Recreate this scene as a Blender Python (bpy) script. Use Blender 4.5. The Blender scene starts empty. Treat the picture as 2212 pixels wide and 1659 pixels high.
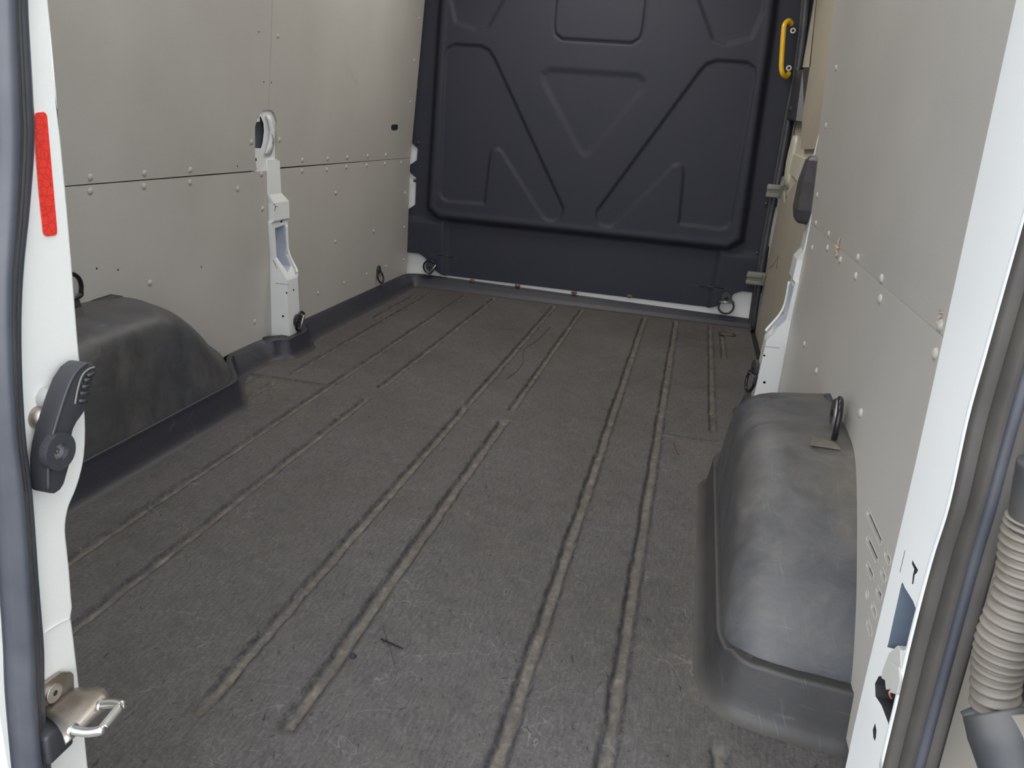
import bpy, bmesh, math, random
import numpy as np
from mathutils import Vector, Matrix, noise
from mathutils.geometry import tessellate_polygon
random.seed(4)
sc = bpy.context.scene
col = sc.collection

# ------------------------------------------------------------------ camera
F = 1707.1
YAW, PITCH, ROLL = -.2053, -.3233, .0796
CAM = Vector((.5299, -.5715, .8491))
cy_, sy_, cp_, sp_ = math.cos(YAW), math.sin(YAW), math.cos(PITCH), math.sin(PITCH)
fw = Vector((sy_*cp_, cy_*cp_, sp_)); r0 = Vector((cy_, -sy_, 0)); u0 = r0.cross(fw)
rt = math.cos(ROLL)*r0 + math.sin(ROLL)*u0
up = -math.sin(ROLL)*r0 + math.cos(ROLL)*u0
cd = bpy.data.cameras.new('camera'); cam = bpy.data.objects.new('camera', cd); col.objects.link(cam)
cam.matrix_world = Matrix(((rt.x, up.x, -fw.x, CAM.x), (rt.y, up.y, -fw.y, CAM.y), (rt.z, up.z, -fw.z, CAM.z), (0, 0, 0, 1)))
cd.sensor_width = 36; cd.lens = 36*F/2212; cd.clip_start = .02; cd.clip_end = 200
sc.camera = cam

# ------------------------------------------------------------------ light
sc.view_settings.view_transform = 'Standard'; sc.view_settings.look = 'None'
sc.view_settings.gamma = 1; sc.view_settings.use_curve_mapping = False
sc.view_settings.exposure = 0.0
w = bpy.data.worlds.new('overcast_sky'); sc.world = w; w.use_nodes = True
wn = w.node_tree.nodes; bg = wn['Background']
bg.inputs[0].default_value = (.93, .96, 1.0, 1); bg.inputs[1].default_value = 4.9
LAMPS = []
def area(name, loc, rot, sx, sy, power, color):
    l = bpy.data.lights.new(name, 'AREA'); l.shape = 'RECTANGLE'; l.size = sx; l.size_y = sy
    l.energy = power; l.color = color
    o = bpy.data.objects.new(name, l); o.location = loc; o.rotation_euler = rot; col.objects.link(o); return o
# unseen fill lights added under the roof to brighten the load bay evenly
area('fill_light', (0, 2.55, 1.80), (0, 0, 0), .9, .5, 13, (1, .95, .88))
area('fill_light', (0, 1.1, 1.80), (0, 0, 0), .9, .6, 8, (1, .97, .93))

# ------------------------------------------------------------------ unproject: a pixel on a known real plane
def ray(px, py): return (fw + rt*((px-1106)/F) - up*((py-829.5)/F))
def U(px, py, ax, v):
    d = ray(px, py); return CAM + d*((v-CAM[ax])/d[ax])
def UP(px, py, p0, n):
    d = ray(px, py); return CAM + d*((Vector(p0)-CAM).dot(n)/d.dot(n))

# ------------------------------------------------------------------ materials
def mat(name, base, rough=.5, metal=0, spec=.5, bump=0, bscale=60, var=None, vscale=4, coat=0, custom=None, detail=4):
    m = bpy.data.materials.new(name); m.use_nodes = True
    nt = m.node_tree; N = nt.nodes; L = nt.links; b = N['Principled BSDF']
    b.inputs['Base Color'].default_value = (*base, 1); b.inputs['Roughness'].default_value = rough
    b.inputs['Metallic'].default_value = metal; b.inputs['Specular IOR Level'].default_value = spec
    b.inputs['Coat Weight'].default_value = coat
    tc = N.new('ShaderNodeTexCoord')
    if var:
        n = N.new('ShaderNodeTexNoise'); n.inputs['Scale'].default_value = vscale; n.inputs['Detail'].default_value = 6
        L.new(tc.outputs['Object'], n.inputs['Vector'])
        r = N.new('ShaderNodeValToRGB'); r.color_ramp.elements[0].position = .35; r.color_ramp.elements[1].position = .68
        r.color_ramp.elements[0].color = (*base, 1); r.color_ramp.elements[1].color = (*var, 1)
        L.new(n.outputs['Fac'], r.inputs[0]); L.new(r.outputs[0], b.inputs['Base Color'])
    if bump:
        n2 = N.new('ShaderNodeTexNoise'); n2.inputs['Scale'].default_value = bscale; n2.inputs['Detail'].default_value = detail
        L.new(tc.outputs['Object'], n2.inputs['Vector'])
        bp = N.new('ShaderNodeBump'); bp.inputs['Strength'].default_value = bump; bp.inputs['Distance'].default_value = .002
        L.new(n2.outputs['Fac'], bp.inputs['Height']); L.new(bp.outputs[0], b.inputs['Normal'])
    if custom: custom(nt, N, L, b, tc)
    return m

def mapping(N, L, tc, scale, rot=(0, 0, 0)):
    m0 = N.new('ShaderNodeMapping'); m0.inputs['Rotation'].default_value = rot
    mp = N.new('ShaderNodeMapping'); mp.inputs['Scale'].default_value = scale
    L.new(tc.outputs['Object'], m0.inputs['Vector']); L.new(m0.outputs[0], mp.inputs['Vector']); return mp
def contour(N, L, vec, scale, width, seed=0, dist=1.5):
    """thin curling scratch lines"""
    n = noise_n(N, L, vec, scale, 1, .4, dist); a = N.new('ShaderNodeMath'); a.operation = 'SUBTRACT'; a.inputs[1].default_value = .5+seed
    b = N.new('ShaderNodeMath'); b.operation = 'ABSOLUTE'; c = N.new('ShaderNodeMath'); c.operation = 'LESS_THAN'; c.inputs[1].default_value = width
    L.new(n.outputs['Fac'], a.inputs[0]); L.new(a.outputs[0], b.inputs[0]); L.new(b.outputs[0], c.inputs[0]); return c
def noise_n(N, L, vec, scale, detail=5, rough=.55, dist=0):
    n = N.new('ShaderNodeTexNoise'); n.inputs['Scale'].default_value = scale; n.inputs['Detail'].default_value = detail
    n.inputs['Roughness'].default_value = rough; n.inputs['Distortion'].default_value = dist
    L.new(vec, n.inputs['Vector']); return n
def ramp(N, L, src, stops):
    r = N.new('ShaderNodeValToRGB'); e = r.color_ramp.elements
    while len(e) < len(stops): e.new(.5)
    for i, (p, c) in enumerate(stops):
        e[i].position = p; e[i].color = (*c, 1) if len(c) == 3 else c
    L.new(src, r.inputs[0]); return r
def mix(N, L, fac, a, b, mode='MIX'):
    m = N.new('ShaderNodeMix'); m.data_type = 'RGBA'; m.blend_type = mode
    if isinstance(fac, (int, float)): m.inputs[0].default_value = fac
    else: L.new(fac, m.inputs[0])
    for s, v in ((6, a), (7, b)):
        if isinstance(v, tuple): m.inputs[s].default_value = (*v, 1)
        else: L.new(v, m.inputs[s])
    return m.outputs[2]
G = lambda v: (v, v, v)

def floor_nodes(nt, N, L, b, tc):
    big = noise_n(N, L, tc.outputs['Object'], 2.2, 5)
    base = ramp(N, L, big.outputs['Fac'], [(.3, FL1), (.55, FL2), (.75, FL3)])
    fine = noise_n(N, L, mapping(N, L, tc, (55, 8, 1)).outputs[0], 4, 8, .7)
    c = mix(N, L, .7, base.outputs[0], ramp(N, L, fine.outputs['Fac'], [(.3, G(.40)), (.7, G(1.65))]).outputs[0], 'MULTIPLY')
    mid = noise_n(N, L, mapping(N, L, tc, (1.6, 1, 1)).outputs[0], 9, 9, .72, .4)
    c = mix(N, L, ramp(N, L, mid.outputs['Fac'], [(.42, G(0)), (.72, G(.42))]).outputs[0], c, (.122, .111, .102))
    md2 = noise_n(N, L, mapping(N, L, tc, (1, 1.7, 1), (0, 0, .5)).outputs[0], 14, 9, .75, .6)
    c = mix(N, L, ramp(N, L, md2.outputs['Fac'], [(.50, G(0)), (.75, G(.45))]).outputs[0], c, (.036, .034, .036))
    speck = noise_n(N, L, tc.outputs['Object'], 150, 5, .85)
    c = mix(N, L, .55, c, ramp(N, L, speck.outputs['Fac'], [(.3, G(.30)), (.5, G(1)), (.70, G(1.9))]).outputs[0], 'MULTIPLY')
    # fine scratches, several directions
    for ang, sc_, lo in ((.25, (150, 7, 1), .70), (-.5, (130, 6, 1), .71), (1.25, (140, 8, 1), .72), (.75, (120, 6, 1), .715)):
        s = noise_n(N, L, mapping(N, L, tc, sc_, (0, 0, ang)).outputs[0], 2.6, 2, .5, .3)
        msk = ramp(N, L, s.outputs['Fac'], [(lo, G(0)), (lo+.03, G(.40))])
        c = mix(N, L, msk.outputs[0], c, (.20, .19, .185))
    gate = ramp(N, L, noise_n(N, L, tc.outputs['Object'], 9, 3).outputs['Fac'], [(.45, G(0)), (.62, G(.5))])
    for scl, wdt, sd in ((7, .0022, 0), (11, .003, .06), (5, .0016, -.07)):
        ct = contour(N, L, tc.outputs['Object'], scl, wdt, sd)
        mm = N.new('ShaderNodeMath'); mm.operation = 'MULTIPLY'; L.new(ct.outputs[0], mm.inputs[0]); L.new(gate.outputs[0], mm.inputs[1])
        c = mix(N, L, mm.outputs[0], c, (.24, .23, .22))
    # dark cuts
    for ang, sd in ((-.35, 2.2), (.8, 2.9)):
        s = noise_n(N, L, mapping(N, L, tc, (45, 12, 1), (0, 0, ang)).outputs[0], sd, 3, .6)
        c = mix(N, L, ramp(N, L, s.outputs['Fac'], [(.665, G(0)), (.71, G(.85))]).outputs[0], c, (.014, .014, .016))
    # dark groove lips: torn black rubber, with the shadow side painted in too
    ac = N.new('ShaderNodeAttribute'); ac.attribute_name = 'lip_dark'
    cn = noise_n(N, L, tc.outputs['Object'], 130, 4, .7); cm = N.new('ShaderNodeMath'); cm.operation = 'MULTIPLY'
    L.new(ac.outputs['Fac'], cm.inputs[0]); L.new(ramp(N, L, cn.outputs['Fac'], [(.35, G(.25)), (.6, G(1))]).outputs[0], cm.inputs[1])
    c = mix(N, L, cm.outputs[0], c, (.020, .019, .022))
    # dirt baked in grooves and corners (vertex attribute)
    at = N.new('ShaderNodeAttribute'); at.attribute_name = 'dirt'
    dn = noise_n(N, L, tc.outputs['Object'], 45, 6, .7)
    dc = ramp(N, L, dn.outputs['Fac'], [(.3, (.075, .062, .048)), (.52, (.17, .15, .12)), (.75, (.30, .275, .23))])
    dmul = N.new('ShaderNodeMath'); dmul.operation = 'MULTIPLY'
    dr = ramp(N, L, noise_n(N, L, tc.outputs['Object'], 16, 6, .75).outputs['Fac'], [(.36, G(.12)), (.58, G(1))])
    L.new(at.outputs['Fac'], dmul.inputs[0]); L.new(dr.outputs[0], dmul.inputs[1])
    c = mix(N, L, dmul.outputs[0], c, dc.outputs[0])
    L.new(c, b.inputs['Base Color'])
    rr = ramp(N, L, big.outputs['Fac'], [(.3, G(.52)), (.7, G(.66))]); L.new(rr.outputs[0], b.inputs['Roughness'])
    bp = N.new('ShaderNodeBump'); bp.inputs['Strength'].default_value = .9; bp.inputs['Distance'].default_value = .002
    bn = noise_n(N, L, mapping(N, L, tc, (1.6, 1, 1)).outputs[0], 120, 8, .75)
    L.new(bn.outputs['Fac'], bp.inputs['Height']); L.new(bp.outputs[0], b.inputs['Normal'])
FL1, FL2, FL3 = (.072, .067, .062), (.088, .083, .083), (.105, .099, .100)
M = {}
M['floor'] = mat('worn_rubber_mat', (.12, .115, .11), .6, custom=floor_nodes)

def dusty(amount, dcol=(.09, .08, .065), scratches=True):
    def f(nt, N, L, b, tc):
        base = b.inputs['Base Color'].default_value[:3]
        n = noise_n(N, L, tc.outputs['Object'], 5, 7, .65)
        c = mix(N, L, ramp(N, L, n.outputs['Fac'], [(.38, G(0)), (.8, G(amount))]).outputs[0], tuple(base), dcol)
        at = N.new('ShaderNodeAttribute'); at.attribute_name = 'dirt'
        c = mix(N, L, at.outputs['Fac'], c, dcol)
        if scratches:
            for ang in (.4, 1.7):
                s = noise_n(N, L, mapping(N, L, tc, (90, 6, 6), (ang, ang, ang)).outputs[0], 2.5, 2, .5, .5)
                c = mix(N, L, ramp(N, L, s.outputs['Fac'], [(.66, G(0)), (.72, G(.18))]).outputs[0], c, (.16, .165, .175))
        L.new(c, b.inputs['Base Color'])
        bp = N.new('ShaderNodeBump'); bp.inputs['Strength'].default_value = .35; bp.inputs['Distance'].default_value = .001
        bn = noise_n(N, L, tc.outputs['Object'], 260, 5, .7)
        L.new(bn.outputs['Fac'], bp.inputs['Height']); L.new(bp.outputs[0], b.inputs['Normal'])
    return f
M['edge'] = mat('mat_edge_plastic', (.026, .028, .042), .5, custom=dusty(.25, (.08, .072, .06)))
M['bulk'] = mat('bulkhead_felt_plastic', (.026, .029, .043), .62, spec=.35, custom=dusty(.12, (.05, .042, .042), False))

def arch_nodes(nt, N, L, b, tc):
    dusty(.75, (.115, .103, .085))(nt, N, L, b, tc)
    old = b.inputs['Base Color'].links[0].from_socket
    m1 = noise_n(N, L, mapping(N, L, tc, (1, 1.6, 1)).outputs[0], 11, 8, .72, .5)
    c = mix(N, L, .8, old, ramp(N, L, m1.outputs['Fac'], [(.3, (.55, .56, .60)), (.5, G(1)), (.7, (1.55, 1.5, 1.45))]).outputs[0], 'MULTIPLY')
    L.new(c, b.inputs['Base Color'])
    L.new(ramp(N, L, m1.outputs['Fac'], [(.3, G(.36)), (.7, G(.56))]).outputs[0], b.inputs['Roughness'])
def panel_nodes(nt, N, L, b, tc):
    base = b.inputs['Base Color'].default_value[:3]
    n = noise_n(N, L, tc.outputs['Object'], 3.2, 5)
    c = ramp(N, L, n.outputs['Fac'], [(.3, tuple(v*.94 for v in base)), (.7, tuple(v*1.05 for v in base))]).outputs[0]
    f = noise_n(N, L, tc.outputs['Object'], 500, 3, .8)
    c = mix(N, L, .35, c, ramp(N, L, f.outputs['Fac'], [(.3, G(.8)), (.7, G(1.2))]).outputs[0], 'MULTIPLY')
    s = noise_n(N, L, tc.outputs['Object'], 7, 6, .6, .4)
    c = mix(N, L, ramp(N, L, s.outputs['Fac'], [(.66, G(0)), (.76, G(.30))]).outputs[0], c, tuple(v*.62 for v in base))
    s = noise_n(N, L, mapping(N, L, tc, (1, 6, 1.6)).outputs[0], 5, 6, .7, .7)
    c = mix(N, L, ramp(N, L, s.outputs['Fac'], [(.70, G(0)), (.78, G(.35))]).outputs[0], c, tuple(min(1, v*1.35) for v in base))
    L.new(c, b.inputs['Base Color'])
M['arch'] = mat('arch_plastic', (.052, .056, .066), .43, custom=arch_nodes)
M['edge2'] = mat('mat_skirt_rubber', (.036, .036, .038), .52, bump=0, custom=dusty(.55, (.085, .078, .068)))
M['panel'] = mat('painted_hardboard', (.455, .440, .410), .42, spec=.45, custom=panel_nodes)
M['panel_door'] = mat('door_hardboard', (.37, .335, .265), .5, spec=.4, custom=panel_nodes)
M['stud'] = mat('beige_plastic_stud', (.43, .415, .385), .4)
M['white'] = mat('white_body_paint', (.80, .82, .82), .28, coat=.3, var=(.76, .78, .78), vscale=6)
M['cream'] = mat('creamy_primed_steel', (.62, .60, .50), .35, var=(.55, .52, .42), vscale=9)
M['doorwhite'] = mat('door_edge_paint', (.84, .83, .79), .33, bump=.25, bscale=900)
M['skin'] = mat('outer_skin_paint', (.68, .76, .80), .15, coat=.8)
M['rubber'] = mat('door_seal_rubber', (.042, .045, .058), .38, var=(.065, .068, .08), vscale=14)
M['rubber2'] = mat('dusty_seal_rubber', (.042, .038, .035), .55, var=(.060, .054, .048), vscale=20)
M['black'] = mat('black_plastic', (.040, .041, .047), .45, bump=.2, bscale=700)
M['dark'] = mat('dark_cavity', (.02, .02, .025), .8)  # hole walls painted near-black in place of shade; also crumb and hairs
M['cavity'] = mat('blue_grey_inner_sheet', (.46, .50, .57), .4, var=(.38, .42, .48), vscale=12)
M['cavity2'] = mat('shaded_inner_sheet', (.11, .14, .18), .4, var=(.07, .09, .12), vscale=12)  # darker copy of the inner sheet, pocket shade put into its colour
M['dustpatch'] = mat('settled_dust', (.17, .15, .115), .9, var=(.10, .09, .07), vscale=30)
M['ring'] = mat('black_lacquered_steel', (.022, .022, .026), .25, metal=.4)
M['steel'] = mat('zinc_steel', (.62, .62, .60), .32, metal=.9, var=(.45, .43, .40), vscale=20)
M['brass'] = mat('dirty_zinc_plate', (.46, .42, .38), .42, metal=.85, var=(.30, .25, .20), vscale=25)
M['yellow'] = mat('yellow_gloss_paint', (.78, .46, .012), .25, coat=.5)
M['bolthole'] = mat('bare_lug', (.72, .68, .60), .35, metal=.3)
M['grey'] = mat('grey_plastic', (.24, .24, .22), .5, var=(.17, .165, .14), vscale=15)
M['buffer'] = mat('slate_plastic', (.055, .052, .066), .5, var=(.068, .06, .056), vscale=10)
M['tape'] = mat('grey_foam_tape', (.42, .42, .40), .6)
M['wood'] = mat('torn_hardboard_fibre', (.42, .30, .20), .9, var=(.62, .50, .38), vscale=60)
M['rust'] = mat('rusty_metal', (.10, .055, .035), .8, var=(.20, .12, .08), vscale=60)
M['orange'] = mat('orange_wire', (.75, .28, .16), .5)
M['conduit'] = mat('dusty_conduit_rubber', (.085, .075, .063), .6, var=(.15, .133, .112), vscale=18)
M['boot'] = mat('boot_rubber', (.028, .030, .034), .5, var=(.06, .056, .05), vscale=12)
M['beigepaint'] = mat('dusty_body_paint', (.25, .232, .20), .4)
M['ground'] = mat('grey_asphalt', (.09, .09, .09), .9, bump=.3, bscale=80, var=(.11, .11, .105), vscale=3)
def refl_nodes(nt, N, L, b, tc):
    v = N.new('ShaderNodeTexVoronoi'); v.feature = 'DISTANCE_TO_EDGE'; v.inputs['Scale'].default_value = 160
    L.new(tc.outputs['Object'], v.inputs['Vector'])
    c = ramp(N, L, v.outputs['Distance'], [(.0, (.60, .02, .012)), (.12, (.80, .035, .02))])
    L.new(c.outputs[0], b.inputs['Base Color'])
M['red'] = mat('red_reflective_film', (.8, .04, .02), .25, coat=.6, custom=refl_nodes)

# ------------------------------------------------------------------ mesh helpers
def link(name, me, m, parent=None, smooth=False, bevel=0):
    if m is not None: me.materials.append(M[m])
    o = bpy.data.objects.new(name, me); col.objects.link(o)
    if parent: o.parent = parent; o.matrix_parent_inverse = parent.matrix_world.inverted()
    if smooth:
        for p in me.polygons: p.use_smooth = True
    if bevel:
        bv = o.modifiers.new('b', 'BEVEL'); bv.width = bevel; bv.segments = 3; bv.limit_method = 'ANGLE'; bv.angle_limit = .6
    return o
def mesh(name, verts, faces, m, parent=None, smooth=False, bevel=0, fix=True):
    me = bpy.data.meshes.new(name); me.from_pydata([tuple(v) for v in verts], [], faces); me.update()
    if fix:
        bm = bmesh.new(); bm.from_mesh(me); bmesh.ops.recalc_face_normals(bm, faces=bm.faces); bm.to_mesh(me); bm.free()
    return link(name, me, m, parent, smooth, bevel)
def tag(o, label, cat, group=None):
    o['kind'] = 'thing'; o['label'] = label; o['category'] = cat
    if group: o['group'] = group
    return o
def structure(o): o['kind'] = 'structure'; return o
def thing(name, loc, label, cat, group=None):
    o = bpy.data.objects.new(name, None); col.objects.link(o); o.location = loc
    o.matrix_world = Matrix.Translation(loc); return tag(o, label, cat, group)
def box(name, lo, hi, m, parent=None, bevel=0):
    v = [(x, y, z) for x in (lo[0], hi[0]) for y in (lo[1], hi[1]) for z in (lo[2], hi[2])]
    f = [(0, 1, 3, 2), (4, 6, 7, 5), (0, 4, 5, 1), (2, 3, 7, 6), (0, 2, 6, 4), (1, 5, 7, 3)]
    return mesh(name, v, f, m, parent, bevel > 0, bevel)
def basis(n):
    n = Vector(n).normalized(); a = Vector((0, 0, 1)) if abs(n.z) < .9 else Vector((0, 1, 0))
    ex = a.cross(n).normalized(); return ex, n.cross(ex), n
def slab(name, pts, n, t, m, parent=None, holes=(), bevel=0, smooth=False):
    """outline (3-D points on one plane) with holes, front at the points, thickness t towards -n"""
    n = Vector(n).normalized(); loops = [[Vector(p) for p in pts]]+[[Vector(p) for p in h] for h in holes]
    ex, ey, _ = basis(n); o = loops[0][0]
    fl = [[Vector(((p-o).dot(ex), (p-o).dot(ey), 0)) for p in l] for l in loops]
    tris = tessellate_polygon(fl); V = [p for l in loops for p in l]; k = len(V)
    V = V+[p-n*t for p in V]; Fc = []
    if len(loops) == 1:
        Fc = [tuple(range(k)), tuple(range(2*k-1, k-1, -1))]
    else:
        Fc = [tuple(a) for a in tris]+[tuple(i+k for i in reversed(a)) for a in tris]
    s = 0
    for l in loops:
        c = len(l)
        for i in range(c): Fc.append((s+i, s+(i+1) % c, s+(i+1) % c+k, s+i+k))
        s += c
    return mesh(name, V, Fc, m, parent, smooth, bevel)
def smooth_path(pts, sub=6, closed=False):
    P = [Vector(p) for p in pts]; n = len(P); out = []
    rng = range(n if closed else n-1)
    for i in rng:
        if closed: a, b, c, d = P[i-1], P[i], P[(i+1) % n], P[(i+2) % n]
        else: a, b, c, d = P[max(i-1, 0)], P[i], P[i+1], P[min(i+2, n-1)]
        for k in range(sub):
            t = k/sub
            out.append(.5*((2*b)+(c-a)*t+(2*a-5*b+4*c-d)*t*t+(3*b-a-3*c+d)*t**3))
    if not closed: out.append(P[-1])
    return out
def tube(name, pts, r, m, parent=None, closed=False, seg=10, sub=6, rs=None, flat=(1, 1), ref=None):
    P = smooth_path(pts, sub, closed) if sub > 1 else [Vector(p) for p in pts]
    n = len(P); V = []; Fc = []
    prev = None
    for i, p in enumerate(P):
        t = (P[(i+1) % n]-P[i-1]) if closed else (P[min(i+1, n-1)]-P[max(i-1, 0)])
        t.normalize()
        if ref is not None: e = Vector(ref)-t*Vector(ref).dot(t)
        elif prev is None: e = basis(t)[0]
        else: e = prev-t*prev.dot(t)
        e.normalize(); prev = e; g = t.cross(e)
        rr = r if rs is None else float(np.interp(i/(n-1), np.linspace(0, 1, len(rs)), rs))
        for k in range(seg):
            a = 2*math.pi*k/seg; V.append(p+e*(math.cos(a)*rr*flat[0])+g*(math.sin(a)*rr*flat[1]))
    for i in range(n if closed else n-1):
        for k in range(seg):
            j = (i+1) % n; Fc.append((i*seg+k, i*seg+(k+1) % seg, j*seg+(k+1) % seg, j*seg+k))
    if not closed: Fc += [tuple(range(seg)), tuple(range((n-1)*seg, n*seg))]
    return mesh(name, V, Fc, m, parent, True)
def dome(name, c, n, r, h, m, parent=None, seg=14, rings=4, squash=1):
    ex, ey, n = basis(n); V = []; Fc = []
    c = Vector(c)
    prof = [(1, -.25)]+[(math.cos(a), math.sin(a)) for a in [math.pi/2*i/rings for i in range(rings)]]
    for rr, hh in prof:
        for k in range(seg):
            a = 2*math.pi*k/seg; V.append(c+ex*(math.cos(a)*r*rr*squash)+ey*(math.sin(a)*r*rr)+n*(hh*h))
    V.append(c+n*h); q = len(prof)
    for i in range(q-1):
        for k in range(seg): Fc.append((i*seg+k, i*seg+(k+1) % seg, (i+1)*seg+(k+1) % seg, (i+1)*seg+k))
    for k in range(seg): Fc.append(((q-1)*seg+k, (q-1)*seg+(k+1) % seg, q*seg))
    Fc.append(tuple(range(seg-1, -1, -1)))
    return mesh(name, V, Fc, m, parent, True)
def disc(name, c, n, r, t, m, parent=None, seg=24, bevel=0, inner=0):
    ex, ey, n = basis(n); c = Vector(c)
    ring = lambda q: [c+ex*(math.cos(2*math.pi*k/seg)*q)+ey*(math.sin(2*math.pi*k/seg)*q) for k in range(seg)]
    return slab(name, ring(r), n, t, m, parent, [ring(inner)] if inner else (), bevel)
def loft(name, rings, m, parent=None, smooth=True, caps=True, closed_ring=True, bevel=0):
    V = [Vector(p) for r in rings for p in r]; k = len(rings[0]); Fc = []
    for i in range(len(rings)-1):
        for j in range(k if closed_ring else k-1):
            Fc.append((i*k+j, i*k+(j+1) % k, (i+1)*k+(j+1) % k, (i+1)*k+j))
    if caps: Fc += [tuple(range(k)), tuple(range((len(rings)-1)*k, len(rings)*k))]
    return mesh(name, V, Fc, m, parent, smooth, bevel)
def cut(o, cutters, inner=None):
    for c in cutters:
        b = o.modifiers.new('cut', 'BOOLEAN'); b.operation = 'DIFFERENCE'; b.object = c; b.solver = 'EXACT'; b.material_mode = 'TRANSFER'
    bpy.context.view_layer.update()
    me = bpy.data.meshes.new_from_object(o.evaluated_get(bpy.context.evaluated_depsgraph_get()))
    o.modifiers.clear(); o.data = me
    for c in cutters: bpy.data.objects.remove(c)
    return o
def heightgrid(name, X, Y, pos, m, attr=None, parent=None):
    """structured grid with vertices pos[i][j]"""
    ny, nx = pos.shape[:2]
    idx = np.arange(ny*nx).reshape(ny, nx)
    q = np.stack([idx[:-1, :-1], idx[:-1, 1:], idx[1:, 1:], idx[1:, :-1]], -1).reshape(-1, 4)
    me = bpy.data.meshes.new(name); me.from_pydata(pos.reshape(-1, 3).tolist(), [], q.tolist()); me.update()
    if attr is not None:
        a = me.attributes.new('dirt', 'FLOAT', 'POINT'); a.data.foreach_set('value', attr.reshape(-1).astype(np.float32))
    return link(name, me, m, parent, True)
def sstep(a, b, x):
    t = np.clip((x-a)/(b-a), 0, 1); return t*t*(3-2*t)
def sdpoly(x, z, P):
    d = np.full(x.shape, 1e9); inside = np.zeros(x.shape, bool); n = len(P)
    for i in range(n):
        ax, az = P[i]; bx, bz = P[(i+1) % n]
        ex, ez = bx-ax, bz-az; wx, wz = x-ax, z-az
        t = np.clip((wx*ex+wz*ez)/(ex*ex+ez*ez), 0, 1)
        d = np.minimum(d, np.hypot(wx-ex*t, wz-ez*t))
        c = ((az > z) != (bz > z)) & (x < (bx-ax)*(z-az)/((bz-az) if bz != az else 1e-9)+ax)
        inside ^= c
    return np.where(inside, -d, d)
def vnoise(x, y, s, seed=0):
    out = np.zeros(x.shape); f = x.ravel(); g = y.ravel(); o = out.ravel()
    for i in range(len(f)): o[i] = noise.noise((f[i]*s, g[i]*s, seed*7.3))
    return o.reshape(x.shape)

WX = .86; BY = 3.25

# ================================================================== STRUCTURE
# floor: rubber mat with moulded grooves
GR = [  # x, y0, y1, half width, depth
 (-.068, .24, 1.63, .0105, .0065), (-.068, 1.65, 3.175, .010, .006), (.069, .25, 1.575, .012, .0075), (.069, 1.655, 3.175, .010, .006),
 (-.368, .10, 1.585, .0095, .0055), (-.370, 1.675, 3.175, .010, .006), (.372, .0, 3.175, .0115, .007),
 (-.519, .05, 3.175, .0095, .0055), (.519, -.0, 3.175, .0115, .007),
 (-.682, 1.676, 3.08, .009, .0055), (-.690, 1.40, 1.60, .009, .0045), (-.735, 2.50, 3.03, .009, .0045),
 (-.775, 1.40, 1.62, .012, .0035), (.678, 1.74, 3.165, .010, .005), (.678, -.0, .425, .011, .006), (.729, 2.6, 3.05, .009, .004)]
CR = [(1.63, -.83, -.525, .008, .007), (1.655, .52, .70, .008, .006), (3.04, .678, .81, .009, .0035), (2.52, -.735, -.68, .006, .003), (3.03, -.735, -.68, .006, .003), (2.6, .678, .735, .006, .003)]
xs = set(np.arange(-.86, .8601, .02).round(4))
for g in GR:
    for d in np.arange(-.024, .0241, .003): xs.add(round(g[0]+d, 4))
xs = np.array(sorted(xs)); xs = xs[np.insert(np.diff(xs) > .0012, 0, True)]
ys = set(np.arange(-.03, 3.2501, .0075).round(4))
for c in CR:
    for d in np.arange(-.02, .0201, .004): ys.add(round(c[0]+d, 4))
ys = np.array(sorted(ys)); ys = ys[np.insert(np.diff(ys) > .0015, 0, True)]
XX, YY = np.meshgrid(xs, ys)
Z = np.zeros(XX.shape); D = np.zeros(XX.shape); C_ = np.zeros(XX.shape)
wv = np.array([noise.noise((3.1, y*22, .4)) for y in ys])[:, None]; wv2 = np.array([noise.noise((9.1, y*60, .4)) for y in ys])[:, None]
for i, (gx, a, b, hw, dp) in enumerate(GR):
    off = np.array([noise.noise((i*3.7, y*9, 2.4))*.0018+noise.noise((i*3.7, y*40, 5.4))*.0015 for y in ys])[:, None]
    wid = np.array([1+.35*noise.noise((i*5.7+40, y*24, 2.4))+.35*noise.noise((i*5.7+40, y*70, 8.4)) for y in ys])[:, None]
    d = np.abs(XX-gx-off); e = sstep(a, a+.02, YY)*(1-sstep(b-.02, b, YY))
    k = (1-sstep(hw*wid*.75, hw*wid*1.35, d))*e
    Z = np.minimum(Z, -dp*1.35*k)
    rim = np.exp(-((d-hw*1.75)/.004)**2)*e
    Z = Z+rim*.0010*(.6+.8*wv2)
    jit = np.array([.70+.7*noise.noise((i*2.7, y*60, 7.7)) for y in ys])[:, None]
    D = np.maximum(D, (1-sstep(hw*.40*jit, hw*.85, d-.0012*wv))*e*.95)
    jc = np.array([.55+.9*noise.noise((i*4.1+9, y*34, 1.7)) for y in ys])[:, None]
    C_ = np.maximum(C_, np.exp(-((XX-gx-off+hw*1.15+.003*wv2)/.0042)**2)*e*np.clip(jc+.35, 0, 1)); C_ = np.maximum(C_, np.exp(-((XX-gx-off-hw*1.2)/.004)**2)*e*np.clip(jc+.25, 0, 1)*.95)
for (cy, a, b, hw, dp) in CR:
    d = np.abs(YY-cy); e = sstep(a, a+.015, XX)*(1-sstep(b-.015, b, XX))
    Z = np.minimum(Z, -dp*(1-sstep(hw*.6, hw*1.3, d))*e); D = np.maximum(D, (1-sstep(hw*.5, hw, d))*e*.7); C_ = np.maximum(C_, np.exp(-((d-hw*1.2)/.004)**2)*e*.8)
Z += .0012*np.array([[noise.noise((x*3, y*2, 0)) for x in xs] for y in ys])
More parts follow.
